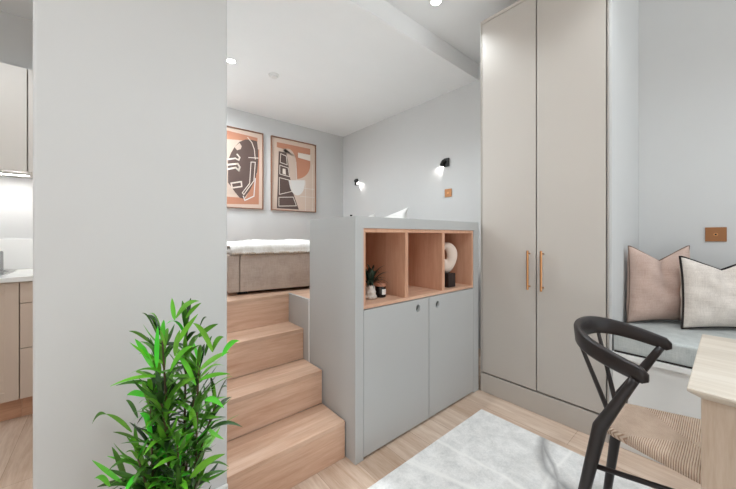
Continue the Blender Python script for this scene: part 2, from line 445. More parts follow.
# ------------------------------------------------------------------ cushions
def cushion(name, label, cat, base, wdir, lean, W, H, T, topk, chop, mat, pmat, group=None, prad=.0042, ear=.03, N=36, crease=0, roll=0):
    base = Vector(base); wv = Vector((wdir[0], wdir[1], 0)).normalized(); up = Vector((lean[0], lean[1], H))
    nv = wv.cross(up).normalized()
    if roll:
        q_ = Matrix.Rotation(roll, 3, nv); wv = q_ @ wv; up = q_ @ up
    th = thing(name, label, cat, base, group)
    def edge(u, v):                    # u,v in -1..1 -> outline with pointed corners, narrowed and chopped top
        vv = (v+1)/2
        k = 1-(1-topk)*vv
        sx = u*(1-ear*2*(1-v*v)*abs(u)**3)
        sv = vv+(ear*(1-u*u)*(1 if v < 0 else -1)*abs(v)**3)
        drop = chop*(max(0, 1-abs(u)/.95)**1.15)*max(0, v)**1.5*(.5+.5*vv)
        return base+wv*(W/2*(sx*k))+up*(sv-drop)
    def pt(u, v, sgn):
        p = edge(u, v); prof = ((1-u**4)*(1-v**4))**.62
        cr_ = 1-.93*math.exp(-((u-.12*v)/.26)**2)*max(0, min(1, (v+.35)/1.1))**.9*crease
        wr = .004*math.sin(5*u+7*v+2*math.sin(3*v))*prof
        return p+nv*sgn*(T*prof*cr_*(1-.15*max(0, v))+wr)
    mb = MB(); idx = {}
    for sgn in (1, -1):
        for i in range(N+1):
            for j in range(N+1):
                if sgn < 0 and (i in (0, N) or j in (0, N)): idx[(i, j, -1)] = idx[(i, j, 1)]; continue
                idx[(i, j, sgn)] = len(mb.v); mb.v.append(tuple(pt(-1+2*i/N, -1+2*j/N, sgn)))
        for i in range(N):
            for j in range(N): mb.face((idx[(i, j, sgn)], idx[(i+1, j, sgn)], idx[(i+1, j+1, sgn)], idx[(i, j+1, sgn)]))
    mb.build('cover', mat, th, smooth=True)
    if pmat:
        loop = [edge(-1+2*i/N, -1) for i in range(N)]+[edge(1, -1+2*i/N) for i in range(N)]+[edge(1-2*i/N, 1) for i in range(N)]+[edge(-1, 1-2*i/N) for i in range(N+1)]
        MB().tube(loop, prad, 8).build('piping', pmat, th, smooth=True)
    return th
cushion('cushion', 'taupe linen cushion with thin piping leaning in the corner beside the wardrobe', 'cushion',
        (2.432, .268, .603), (.8, -.6), (.03, .0), .38, .44, .066, 1.0, .17, M['taupe'], M['pipe_t'], 'cushions on the window bench', .003, crease=1)
cushion('cushion', 'beige linen cushion with bold black piping in front of the taupe one', 'cushion',
        (2.510, .024, .603), (.73, -.68), (.03, .01), .42, .385, .066, 1.0, .16, M['beige'], M['pipe'], 'cushions on the window bench', .0052, crease=1)

# ------------------------------------------------------------------ rug
rg = bx(.35, 1.795, -1.3, 1.012, .001, .012).build('rug', M['rug'], bevel=.004)
tag(rg, 'pale grey patterned rug on the oak floor before the cabinet', 'rug')

# ------------------------------------------------------------------ table
tb = thing('dining_table', 'pale oak dining table with square legs, its corner beside the chair', 'table', (1.315, -.6, 0))
tt_ = MB()
def rect(i_, z): return [(1.016+i_, -1.25+i_, z), (1.612-i_, -1.25+i_, z), (1.612-i_, .064-i_, z), (1.016+i_, .064-i_, z)]
tt_.rings([rect(.022, .728), rect(.001, .743), rect(0, .745), rect(0, .750), rect(.002, .752)]).build('tabletop', M['table'], tb)
for x, y in ((1.042, -.032), (1.515, -.27), (1.042, -1.2), (1.515, -1.2)):
    bx(x, x+.075, y, y+.075, .0125, .7275).build('leg', M['table_leg'], tb, bevel=.002)

# ------------------------------------------------------------------ chair
ch = thing('dining_chair', 'black-stained wooden armchair with curved back rail and woven cord seat', 'chair', (1.42, .1, .0125))
CX, CY, BW, BD, BZ0, BZ1, BP, TH = 1.418, .147, .211, .229, .705, .775, 2.4, -.028
def bow(ph):
    cx, sy = math.cos(ph), abs(math.sin(ph))
    lx = BW*math.copysign(abs(cx)**(2/BP), cx); ly = BD*sy**(2/BP)
    return Vector((CX+lx*math.cos(TH)-ly*math.sin(TH), CY+lx*math.sin(TH)+ly*math.cos(TH), BZ0+(BZ1-BZ0)*ly/BD))
nb = 48; phs = [PI*i/nb for i in range(nb+1)]
# resample evenly
raw = [bow(PI*i/600) for i in range(601)]; L = [0]
for i in range(600): L.append(L[-1]+(raw[i+1]-raw[i]).length)
def bow_at(s):
    tgt = s*L[-1]; i = min(range(601), key=lambda k: abs(L[k]-tgt)); return raw[i]
pts = [bow_at(i/nb) for i in range(nb+1)]
# tiny extension so that the arm ends run slightly past the posts
rings = []
for i, p in enumerate(pts):
    d = (pts[min(i+1, nb)]-pts[max(i-1, 0)]); d.z = 0; d.normalize(); nrm = Vector((-d.y, d.x, 0))
    s = i/nb; mid = math.sin(PI*s)
    hgt = .045+.022*mid**1.2; thk = .018+.004*mid
    endk = min(1, (min(s, 1-s)*L[-1])/.014); endk = .45+.55*math.sqrt(max(0, 1-(1-endk)**2))
    hh = hgt*endk; top = p.z-(hgt-hh)/2; tt = thk*(.6+.4*endk)
    lean = nrm*(-.10)*hh*mid
    r = []
    for a, b in ((-.5, -.38), (-.34, -.5), (.34, -.5), (.5, -.38), (.5, .38), (.34, .5), (-.34, .5), (-.5, .38)):
        q = Vector((p.x, p.y, top-hh/2))+nrm*tt*a+Vector((0, 0, hh*b))+lean*(b)
        r.append(q)
    rings.append(r)
MB().rings(rings).build('back_rail', M['chair'], ch, smooth=True)
for side, ex in ((-1, raw[600]), (1, raw[0])):
    x_t = CX+side*.205
    top = Vector((ex.x-(.008 if side < 0 else 0), ex.y+.03, .672)); mid = Vector((1.270 if side < 0 else 1.5985, .284, .455)); bot = Vector((1.245 if side < 0 else 1.604, .362 if side < 0 else .335, .0165))
    pl_ = []; rd = []
    for k in range(9):
        t = k/8; pl_.append(top.lerp(mid, t)); rd.append(.0125+.0085*t**1.3)
    for k in range(1, 9):
        t = k/8; pl_.append(mid.lerp(bot, t)); rd.append(.021-.007*t)
    MB().tube(pl_, rd, 14).build('leg', M['chair'], ch, smooth=True)
for side in (-1, 1):                                     # front legs
    a = Vector((1.42+side*.205, -.145, .43)); b = Vector((1.42+side*.235, -.185, .0155))
    MB().tube([a.lerp(b, k/6) for k in range(7)], [.017+.003*math.sin(PI*k/6)-.004*k/6 for k in range(7)], 14).build('leg', M['chair'], ch, smooth=True)
for a0, b0 in ((.375, (1.375, .268, .43)), (.655, (1.455, .268, .43))):
    p = bow_at(1-a0) - Vector((0, 0, .05)); q = Vector(b0)
    MB().tube([p.lerp(q, k/6) for k in range(7)], [.0065+.0025*k/6 for k in range(7)], 10).build('spindle', M['chair'], ch, smooth=True)
# woven seat: wedge, slightly dished
def seat_outline():
    half = [(.285, .105), (.25, .125), (.17, .152), (.08, .182), (-.02, .210), (-.11, .228), (-.155, .222)]
    return [(1.42-hw, y) for y, hw in half]+[(1.42+hw, y) for y, hw in half[::-1]]
so = seat_outline(); cx_, cy_ = 1.42, .06
mb = MB(); rr = []
for k, z in ((.93, .418), (1.0, .424), (1.012, .437), (.985, .450), (.9, .4525), (.6, .447), (.25, .443)):
    rr.append([(cx_+(x-cx_)*k, cy_+(y-cy_)*k, z) for x, y in so])
mb.rings(rr).build('seat', M['seat'], ch, smooth=True)
sb = MB(); sb.tube([(1.262, .306, .318), (1.38, -.13, .325)], .0085, 10)
sb.build('stretcher', M['chair'], ch, smooth=True)
MB().tube([(1.600, .298, .318), (1.46, -.13, .325)], .0085, 10).build('stretcher', M['chair'], ch, smooth=True)
MB().tube([(1.206, -.155, .325), (1.634, -.155, .325)], .0095, 10).build('stretcher', M['chair'], ch, smooth=True)

# ------------------------------------------------------------------ bed
BA = math.radians(-8.5); bo = Vector((.566, 1.996, ZP+.002)); bc, bs = math.cos(BA), math.sin(BA)
def bl(x, y, z): return (bo.x+x*bc-y*bs, bo.y+x*bs+y*bc, bo.z+z)
def bedbox(mb, x0, x1, y0, y1, z0, z1):
    n = len(mb.v); mb.v += [bl(x, y, z) for z in (z0, z1) for y in (y0, y1) for x in (x0, x1)]
    for q in ((0, 2, 3, 1), (4, 5, 7, 6), (0, 1, 5, 4), (2, 6, 7, 3), (0, 4, 6, 2), (1, 3, 7, 5)): mb.face([n+i for i in q])
    return mb
BLn, BWd, BH = 1.93, 1.38, .254
bd = thing('bed', 'low beige upholstered divan bed on the raised oak platform', 'bed', tuple(bo))
bedbox(MB(), 0, BLn, .012, BWd, .018, BH).build('base', M['bed_fab'], bd, bevel=.01, seg=3)
bedbox(MB(), .067, BLn-.1, 0, .0115, .020, BH-.003).build('side_panel', M['bed_fab'], bd, bevel=.004)
bedbox(MB(), .0, .062, 0, .0115, .020, BH-.003).build('side_panel', M['bed_fab'], bd, bevel=.004)
for x in (.06, BLn-.12):
    for y in (.05, BWd-.11): bedbox(MB(), x, x+.06, y, y+.06, 0, .0178).build('foot', M['black'], bd)
mt = bedbox(MB(), .012, BLn-.01, .012, BWd-.01, BH+.001, BH+.036).build('mattress', M['linen'], bd, bevel=.02, seg=4)
# thick throw heaped over the bed
NU, NV = 70, 40; tm = MB(); rnd = random.Random(3)
from mathutils import noise as mnoise
def tz(x, y):
    return .022*mnoise.noise(Vector((x*4, y*4, 1)))+.010*mnoise.noise(Vector((x*13, y*13, 4)))+.005*mnoise.noise(Vector((x*34, y*34, 9)))
tx0, tx1, ty0, ty1 = .012, 1.25, -.006, 1.2
top = []
for i in range(NU+1):
    row = []
    for j in range(NV+1):
        x = tx0+(tx1-tx0)*i/NU; s = j/NV
        if s < .14:                       # hang over the near side
            k = s/.14; y = ty0+.003*math.sin(x*60); z = BH+.006+k*.032
            y += .006*mnoise.noise(Vector((x*22, z*30, 2)))
        elif s < .24:
            k = (s-.14)/.1; a = k*PI/2; y = ty0+.03*(1-math.cos(a)); z = BH+.038+.022*math.sin(a)
        else:
            k = (s-.24)/.76; y = ty0+.03+(ty1-ty0-.03)*k; z = BH+.060
        edge = min(1, i/3, (NU-i)/3)
        if s > .14: z += tz(x, y)*min(1, (s-.14)*8)*.8+.010*max(0, 1-abs(x-.62)/.5)-.012*(1-edge)
        row.append(bl(x, y, z))
    top.append(row)
for i in range(NU+1):
    for j in range(NV+1): tm.v.append(top[i][j])
for i in range(NU):
    for j in range(NV): a = i*(NV+1)+j; tm.face((a, a+1, a+NV+2, a+NV+1))
th_ = thing('throw_blanket', 'white nubbly throw blanket with tan fringe spread over the bed', 'blanket', tuple(bo))
o = tm.build('cover', M['throw'], th_, smooth=True)
sm = o.modifiers.new('s', 'SOLIDIFY'); sm.thickness = .006; sm.offset = 1
fr = MB()
for k in range(150):
    x = tx0+.01+(tx1-tx0-.02)*k/150+rnd.uniform(-.002, .002); y = ty0-.006; ln = rnd.uniform(.008, .022)
    fr.tube([bl(x, y, BH+.014), bl(x+rnd.uniform(-.004, .004), y-.003, BH+.008-ln*.4), bl(x+rnd.uniform(-.007, .007), y-.002, BH+.004-ln)], [.0022, .002, .0012], 5)
fo = fr.build('fringe', M['fringe'], th_, smooth=True); fo['kind'] = 'stuff'
cushion('pillow', 'white pillow whose pointed corner rises above the grey cabinet top', 'pillow',
        (2.38, 2.42, ZP+BH+.128), (-.06, -1), (.10, 0), .50, .262, .055, .97, .0, M['linen'], None, 'pillows on the bed', ear=.09, roll=math.radians(14))
cushion('pillow', 'white pillow farther back on the bed beyond the pointed one', 'pillow',
        (2.40, 2.98, ZP+BH+.128), (-.06, -1), (.09, 0), .48, .225, .05, .97, .0, M['linen'], None, 'pillows on the bed', ear=.05, roll=math.radians(14))
# bedside stand and dark bottle, only the tip shows over the cabinet
bt = thing('bedside_stand', 'small pale stand behind the bed carrying the dark bottle', 'bedside table', (2.62, 3.5, ZP))
bx(2.48, 2.76, 3.36, 3.66, 1.11, 1.135).build('top_board', M['skirt'], bt, bevel=.003)
bx(2.50, 2.74, 3.38, 3.64, ZP+.001, 1.1095).build('body', M['skirt'], bt, bevel=.003)
q = px(360.3, 214.3, 'Y', 3.47)
vb = MB().lathe((2.6, 3.43, 1.1355), [(.03, 0), (.034, .01), (.034, .13), (.014, .17), (.013, .245), (.017, .247), (.017, .262), (.0, .263)], 20, cap=False).build('dark_bottle', M['glass_dark'], origin=(2.6, 3.43, 1.1355), smooth=True)
tag(vb, 'small dark bottle tip peeking over the left end of the grey cabinet', 'bottle')

# ------------------------------------------------------------------ framed prints
def framed(name, label, xa, xb, za, zb, shapes, cut=None):
    f = thing(name, label, 'picture', ((xa+xb)/2, YP-.001, za), 'framed abstract prints above the bed')
    y0, y1 = YP-.032, YP-.002; w = .010
    m = MB(); m.box(xa, xa+w, y0, y1, za, zb); m.box(xb-w, xb, y0, y1, za, zb); m.box(xa+w, xb-w, y0, y1, za, za+w); m.box(xa+w, xb-w, y0, y1, zb-w, zb)
    m.build('frame', M['frame'], f, bevel=.001)
    keys = ['pp', 'tc', 'br', 'cr', 'pk', 'wh', 'gd']
    p = MB(); p.box(xa+w, xb-w, y1-.012, y1-.004, za+w, zb-w)
    W, Hh = xb-xa, zb-za
    def P(s, t, k): return (xa+s*W, y1-.0122-.0006*k, zb-t*Hh)
    for k, (mk, kind, data) in enumerate(shapes):
        p.cur = keys.index(mk)
        if kind == 'p': p.poly([P(s, t, k) for s, t in data])
        else:
            wd_, loop, pts = data; n = len(pts)
            for i in range(n if loop else n-1):
                a = Vector((pts[i][0]*W, pts[i][1]*Hh)); b = Vector((pts[(i+1) % n][0]*W, pts[(i+1) % n][1]*Hh))
                d = (b-a).normalized(); nn = Vector((-d.y, d.x))*wd_/2; a = a-d*wd_*.4; b = b+d*wd_*.4
                p.poly([P(q.x/W, q.y/Hh, k) for q in (a+nn, b+nn, b-nn, a-nn)])
    p.build('print', [M['a_'+k] for k in keys], f)
    return f
def arcpts(cx, cy, rx, ry, a0, a1, n=18): return [(cx+rx*math.cos(math.radians(a0+(a1-a0)*k/n)), cy+ry*math.sin(math.radians(a0+(a1-a0)*k/n))) for k in range(n+1)]
S2 = [('tc', 'p', [(.12, .07), (.87, .07), (.87, .16), (.50, .16), (.12, .14)]),
      ('tc', 'p', [(.42, .12), (.87, .12), (.87, .30)]+arcpts(.50, .30, .37, .24, 0, 95)+[(.44, .45)]),
      ('pk', 'p', [(.28, .13)]+arcpts(.36, .32, .18, .19, -130, 0)+[(.56, .58), (.42, .58)]),
      ('br', 'p', [(.16, .19), (.32, .19), (.36, .32), (.40, .52), (.46, .72), (.60, .97), (.12, .97)]),
      ('wh', 'p', [(.37, .57), (.74, .54)]+arcpts(.56, .57, .18, .20, 0, 150)),
      ('cr', 'p', [(.58, .16), (.87, .16), (.87, .25), (.58, .23)]),
      ('cr', 'l', (.009, True, [(.20, .22), (.32, .24), (.34, .36), (.19, .34)])),
      ('cr', 'l', (.009, True, [(.18, .38), (.36, .40), (.39, .52), (.18, .50)])),
      ('cr', 'p', [(.24, .42), (.30, .42), (.31, .50), (.24, .49)]),
      ('cr', 'l', (.009, True, [(.17, .55), (.40, .57), (.45, .72), (.17, .78)])),
      ('cr', 'l', (.009, True, [(.16, .82), (.47, .80), (.54, .92), (.16, .94)])),
      ('wh', 'l', (.005, False, [(.75, .55), (.75, .98)])), ('wh', 'l', (.005, False, [(.92, .30), (.92, .98)])),
      ('wh', 'l', (.005, False, [(.60, .66), (.97, .66)])), ('wh', 'l', (.005, False, [(.62, .78), (.97, .78)])),
      ('wh', 'l', (.006, False, [(.53, .30), (.55, .56)]))]
framed('framed_print', 'right-hand framed abstract print with terracotta quarter round and white half bowl', 1.612, 2.274, 1.436, 2.402, S2)
# left print (its left third is hidden by the white wall): s from .39 on is what shows
def q1(*pts):
    out = []
    for x, y in pts:
        k = (x-35)/139; yt, yb_ = 105+30*k, 438+12*k
        out.append((.385+.615*k, (y-yt)/(yb_-yt)))
    return out
S1 = [('tc', 'p', q1((-40, 105), (150, 152), (150, 168), (60, 160), (-40, 150))),
      ('tc', 'p', q1((150, 200), (158, 200), (156, 428), (-40, 420), (-40, 385), (100, 400), (148, 300))),
      ('pk', 'p', q1((-40, 155), (70, 160), (48, 205), (35, 235), (35, 345), (60, 385), (-40, 380))),
      ('br', 'p', q1((30, 245), (42, 213), (55, 190), (75, 168), (100, 158), (125, 160), (148, 166), (153, 205), (153, 250), (149, 290), (138, 330), (118, 368), (92, 403), (76, 398), (58, 376), (42, 352), (30, 335))),
      ('pk', 'p', q1((55, 190), (75, 172), (84, 186), (80, 198), (66, 203))),
      ('cr', 'l', (.018, False, q1((30, 240), (58, 236), (72, 243), (76, 232), (66, 220)))),
      ('cr', 'l', (.020, False, q1((30, 280), (60, 274), (72, 286), (76, 272), (68, 258), (30, 262)))),
      ('cr', 'l', (.016, True, q1((42, 338), (82, 332), (84, 352), (46, 357)))),
      ('cr', 'l', (.010, False, q1((108, 150), (126, 172), (136, 200), (140, 240)))),
      ('cr', 'l', (.010, False, q1((112, 233), (153, 236)))),
      ('cr', 'l', (.010, True, q1((122, 252), (140, 253), (134, 330), (112, 358), (92, 386), (86, 378), (116, 340)))),
      ('wh', 'l', (.012, False, q1((140, 320), (134, 393), (96, 410), (90, 392))))]
framed('framed_print', 'framed abstract print cut off by the white wall, with brown oval and cream loops', .845, 1.507, 1.436, 2.402, S1)

# ------------------------------------------------------------------ sconces, switches
def sconce(y, sgn, label):
    s = thing('wall_sconce', label, 'wall light', (XW, y, 1.885), 'reading lights over the bed')
    bx(XW-.022, XW-.001, y-.03, y+.03, 1.84, 1.93).build('wall_plate', M['black'], s, bevel=.002)
    d = Vector((.34, sgn*.62, -.60)).normalized(); p0 = Vector((XW-.052, y+sgn*.006, 1.905)); p1 = p0+d*.066
    MB().tube([p0, p0+d*.006, p0+d*.024, p1-d*.001, p1], [.012, .017, .022, .024, .024], 20).build('lamp_head', M['black'], s, smooth=False, bevel=.001)
    MB().tube([(XW-.022, y, 1.9), p0+d*.01], .007, 10).build('arm', M['black'], s)
    MB().tube([p1+d*.0004, p1+d*.002], .020, 20).build('bulb', M['sdisc'], s)
    l = bpy.data.lights.new('sconce_light', 'SPOT'); l.energy = 1.6; l.spot_size = math.radians(84); l.spot_blend = .25; l.shadow_soft_size = .012; l.color = (1, .95, .9)
    lo = bpy.data.objects.new('sconce_light', l); C.objects.link(lo); lo.location = p1+d*.006; lo.rotation_euler = d.to_track_quat('-Z', 'Y').to_euler()
sconce(1.955, 1, 'black wall reading lamp above the brass switch plate')
sconce(3.512, -1, 'black wall reading lamp nearest the framed prints in the corner')
sw = thing('light_switch', 'small square brass switch plate under the reading lamp', 'switch', (XW, 1.94, 1.56))
bx(XW-.007, XW-.001, 1.897, 1.983, 1.516, 1.602).build('plate', M['brass_plate'], sw, bevel=.001)
MB().tube([(XW-.0072, 1.94, 1.559), (XW-.012, 1.94, 1.559)], .012, 16).build('knob', M['brass'], sw)
so_ = thing('wall_socket', 'square bronze wall plate with round socket above the bench cushions', 'socket', (XW, .054, 1.109))
bx(XW-.007, XW-.001, .011, .097, 1.067, 1.152).build('plate', M['brass_plate'], so_, bevel=.001)
MB().tube([(XW-.0072, .054, 1.109), (XW-.010, .054, 1.109)], .010, 20).build('socket_ring', M['brass'], so_)
MB().tube([(XW-.0101, .054, 1.109), (XW-.0112, .054, 1.109)], .0045, 12).build('socket_core', M['black'], so_)

# ------------------------------------------------------------------ ceiling fittings
def downlight(x, y, z, label, e, cone=135):
    d = thing('ceiling_light', label, 'ceiling light', (x, y, z), 'recessed ceiling lights')
    MB().lathe((x, y, z), [(.036, -.0005), (.046, -.0005), (.046, -.004), (.043, -.007), (.036, -.007)], 32, cap=False).build('trim_ring', M['plastic'], d, smooth=False)
    MB().lathe((x, y, z), [(.0355, -.0012), (.0355, -.004)], 32).build('lens', M['disc'], d)
    l = bpy.data.lights.new('ceiling_spot', 'SPOT'); l.energy = e; l.spot_size = math.radians(cone); l.spot_blend = .6; l.shadow_soft_size = .035; l.color = (.88, .95, 1)
    o = bpy.data.objects.new('ceiling_spot', l); C.objects.link(o); o.location = (x, y, z-.012)
EM = 32
downlight(1.793, 1.361, ZM, 'round recessed ceiling light in front of the bulkhead, near the wardrobe', EM*1.3, 118)
downlight(.819, 2.811, ZA, 'round recessed ceiling light in the lower ceiling beside the white wall', EM*1.5, 168)
downlight(.56, 3.3, ZA, 'unseen recessed ceiling light added at the foot of the bed', EM*3.2, 180)  # out of view, added to brighten the picture wall
for x, y in ((1.5, .1), (.6, -.3), (1.5, -1.2), (.3, -1.4), (-1.1, .1), (-1.1, 1.1)):  # added fittings out of view that lift the room's brightness
    downlight(x, y, ZM, 'unseen recessed ceiling light added over the middle of the room', EM*{.6: 1.6, 1.5: 1.2, .3: .6}.get(x, 1.15))
downlight(.72, 1.86, ZA, 'unseen recessed ceiling light added over the top of the oak stairs', EM*1.4, 150)  # added out of view to light the treads and alcove
downlight(-.62, 2.1, ZA, 'unseen recessed ceiling light added over the kitchen', EM*1.3, 165)  # added out of view to lift the dark kitchen ceiling
sd = thing('smoke_detector', 'small flat round detector on the lower ceiling', 'smoke detector', (1.204, 2.8, ZA))
MB().lathe((1.204, 2.8, ZA), [(.05, -.0005), (.05, -.006), (.046, -.010)], 32).build('base', M['plastic'], sd, bevel=.001)
MB().lathe((1.204, 2.8, ZA-.0102), [(.036, 0), (.036, -.010), (.028, -.017)], 32).build('cap', M['plastic'], sd, bevel=.001)

# ------------------------------------------------------------------ kitchen
KY = 2.72; KR = PX0-.002
kb = thing('base_cabinet', 'beige framed kitchen base cabinet under the sink', 'cabinet', (-.75, KY, 0), 'kitchen base units')
bx(-1.10, -.3995, KY+.022, 3.318, .131, .829).build('carcass', M['kit_base'], kb)
bx(-1.10, -.3995, KY+.07, KY+.085, .001, .1305).build('plinth', M['kplinth'], kb)
for a, b in ((-1.098, -.7505), (-.7485, -.4015)):
    d = bx(a, b, KY+.008, KY+.02, .134, .826).build('door', M['kit_base'], kb, bevel=.001)
    m = MB(); s = .055
    m.box(a, a+s, KY, KY+.0078, .134, .826); m.box(b-s, b, KY, KY+.0078, .134, .826); m.box(a+s, b-s, KY, KY+.0078, .134, .134+s); m.box(a+s, b-s, KY, KY+.0078, .826-s, .826)
    m.build('door_frame', M['kit_base'], d, bevel=.001)
kd = thing('drawer_unit', 'beige kitchen drawer unit between the sink cabinet and white wall', 'cabinet', (-.28, KY, 0), 'kitchen base units')
bx(-.3985, KR, KY+.022, 3.318, .131, .829).build('carcass', M['kit_base'], kd)
bx(-.3985, KR, KY+.07, KY+.085, .001, .1305).build('plinth', M['kplinth'], kd)
for a, b in ((.134, .430), (.434, .699), (.703, .826)):
    bx(-.3965, KR-.002, KY, KY+.02, a, b).build('drawer', M['kit_base'], kd, bevel=.001)
wt = bx(-1.12, KR, KY-.02, 3.318, .830, .860).build('worktop', M['stone'], bevel=.003, origin=(-.6, 3.0, .83))
tag(wt, 'white stone kitchen worktop over the beige base cabinets', 'worktop')
us = bx(-1.12, KR, 3.298, 3.318, .861, 1.08).build('upstand', M['stone'], bevel=.002, origin=(-.6, 3.3, .861))
tag(us, 'white stone upstand standing along the back of the worktop', 'upstand')
sk = thing('sink', 'stainless sink rim set flush on the white worktop', 'sink', (-.78, 3.0, .8605))
m = MB(); m.box(-1.06, -.475, 2.80, 2.825, .8605, .866); m.box(-1.06, -.475, 3.13, 3.155, .8605, .866); m.box(-1.06, -1.035, 2.8255, 3.1295, .8605, .866); m.box(-.50, -.475, 2.8255, 3.1295, .8605, .866)
m.build('rim', M['steel'], sk, bevel=.001)
bx(-1.034, -.501, 2.826, 3.129, .8603, .8612).build('bowl', M['steel'], sk)
tp = thing('kitchen_tap', 'chrome tap post behind the sink at the picture edge', 'tap', (-.55, 3.2, .861))
MB().lathe((-.558, 3.215, .8612), [(.022, 0), (.022, .005), (.014, .007), (.013, .13), (.010, .136)], 20).build('post', M['steel'], tp, smooth=False)
MB().tube([(-.566, 3.215, .972), (-.62, 3.212, .978), (-.72, 3.20, .978), (-.76, 3.19, .965)], [.011, .010, .010, .009], 12).build('spout', M['steel'], tp, smooth=True)
UY = 2.98
for a, b, lb in ((-1.10, -.404, 'pale kitchen wall cabinet with wide door at the picture edge'), (-.400, KR, 'pale kitchen wall cabinet slotted against the white wall')):
    k = thing('wall_cabinet', lb, 'cabinet', ((a+b)/2, UY, 1.52), 'kitchen wall units')
    bx(a, b, UY+.021, 3.318, 1.525, 2.195).build('carcass', M['kit'], k)
    bx(a+.001, b-.001, UY, UY+.019, 1.522, 2.197).build('door', M['kit'], k, bevel=.001)
    ls = bx(a+.01, b-.01, 3.12, 3.145, 1.514, 1.5248).build('strip_light', M['steel'], k)
    bx(a+.013, b-.013, 3.1225, 3.1425, 1.5125, 1.5138).build('diffuser', M['led'], ls)
bh = bx(-1.12, KR, 3.2, 3.318, 2.2035, ZA-.001).build('trim_2', M['wall']); bh['kind'] = 'structure'
# ------------------------------------------------------------------ things in the pigeonholes
def leafblade(mb, p, tip, width, droop, fold=.25, n=8, side=None):
    """lance-shaped leaf from p to tip, arched, folded along the midrib"""
    p, tip = Vector(p), Vector(tip); d = tip-p; L = d.length
    s = side if side is not None else d.cross(Vector((0, 0, 1)))
    if s.length < 1e-5: s = Vector((1, 0, 0))
    s = Vector(s); s = (s-d.normalized()*s.dot(d.normalized())).normalized(); nn = s.cross(d).normalized()
    base = len(mb.v)
    for i in range(n+1):
        t = i/n; c0 = p+d*t+Vector((0, 0, 1))*droop*4*t*(1-t)
        w = width/2*((t+.02)**.6*(1-t)**.85/.4835 if t < 1 else 0)
        w = max(w, .0006)
        mb.v += [tuple(c0-s*w+nn*w*fold), tuple(c0), tuple(c0+s*w+nn*w*fold)]
    for i in range(n):
        for j in (0, 1):
            a = base+i*3+j; mb.face((a, a+1, a+4, a+3))

fz = zi0+.0182+.0006
pw = thing('potted_plant', 'small dark-leaved plant in a pebbly pale pot in the first pigeonhole', 'plant', (1.092, 1.270, fz))
pb = MB(); rn = random.Random(5)
pb.lathe((1.092, 1.270, fz), [(.026, 0), (.031, .012), (.030, .035), (.027, .055), (.022, .072), (.020, .074), (.016, .070)], 24)
for k in range(22):                                    # pebble-like lumps round the pot
    a = 2*PI*k/8+(.4 if (k//8) % 2 else 0); z = .014+.024*(k//8); r = .024-.003*(k//8)
    c0 = Vector((1.092+r*math.cos(a), 1.270+r*math.sin(a), fz+z)); rad = .0125-.001*(k//8)
    pb.rings([[c0+Vector((rad*math.sin(PI*i/6)*math.cos(2*PI*j/8)*1.1, rad*math.sin(PI*i/6)*math.sin(2*PI*j/8)*1.1, -rad*math.cos(PI*i/6))) for j in range(8)] for i in range(1, 6)])
pb.build('pot', M['potw'], pw, smooth=True)
lv = MB(); top = Vector((1.092, 1.270, fz+.07))
for k in range(34):
    a = rn.uniform(0, 2*PI); el = rn.uniform(-.1, 1.4); Ln = rn.uniform(.08, .15)
    tip = top+Vector((math.cos(a)*math.cos(el), math.sin(a)*math.cos(el), math.sin(el)))*Ln
    tip.x = max(tip.x, .985); tip.y = max(1.19, tip.y)
    leafblade(lv, top+Vector((rn.uniform(-.012, .012), rn.uniform(-.012, .012), rn.uniform(0, .02))), tip, rn.uniform(.014, .022), rn.uniform(.012, .035))
for dx, dy, dz in ((.075, -.03, -.02), (.06, -.05, .0), (.08, .02, .02), (.05, -.06, .03)):
    leafblade(lv, top, top+Vector((dx, dy, dz)), .02, .03)
o = lv.build('foliage', M['leaf_dark'], pw, smooth=True)
cd = thing('candle', 'dark amber jar candle with white label and copper lid beside the small plant', 'candle', (1.176, 1.277, fz))
MB().lathe((1.176, 1.277, fz), [(.028, 0), (.030, .003), (.030, .058), (.028, .061)], 28).build('jar', M['glass_dark'], cd, smooth=False)
MB().lathe((1.176, 1.277, fz+.0612), [(.0285, 0), (.0285, .010), (.026, .013)], 28).build('lid', M['copper'], cd)
lb = MB(); n = 10
for z in (.016, .046):
    for k in range(n+1):
        a = math.radians(-118+70*k/n); lb.v.append((1.176+.0304*math.cos(a), 1.277+.0304*math.sin(a), fz+z))
for k in range(n): lb.face((k, k+1, n+1+k+1, n+1+k))
lb.build('label', M['label'], cd)
sc_ = thing('sculpture', 'pale pebble-shaped ring sculpture on a dark block in the third pigeonhole', 'sculpture', (1.762, 1.25, fz))
bx(1.722, 1.800, 1.205, 1.283, fz, fz+.092).build('plinth_block', M['sculpt_base'], sc_, bevel=.002)
rb = MB(); rings = []; nr = 40
ux = Vector((.80, -.60, 0)).normalized(); vy = Vector((.60, .80, 0)); ctr = Vector((1.756, 1.245, fz+.092+.105))
for i in range(nr):
    t = 2*PI*i/nr
    ow = .068+.007*math.cos(t-1.0)+.006*math.sin(2*t); oh = .104
    rx = ow*math.cos(t); rz = oh*math.sin(t)
    ix, iz = -.010+.012*math.cos(t)-.005*math.sin(t), .020+.034*math.sin(t)       # slim off-centre hole
    o2, i2 = Vector((rx, rz)), Vector((ix, iz)); mid = (o2+i2)/2; half = (o2-i2).length/2; dr = (o2-i2).normalized()
    ring = []
    for j in range(14):
        b = 2*PI*j/14; q = mid+dr*half*math.cos(b); dep = .030*math.sin(b)
        ring.append(ctr+ux*q.x+Vector((0, 0, q.y))+vy*dep)
    rings.append(ring)
rb.rings(rings+[rings[0]], cap=False)
rb.build('ring', M['sculpt'], sc_, smooth=True)

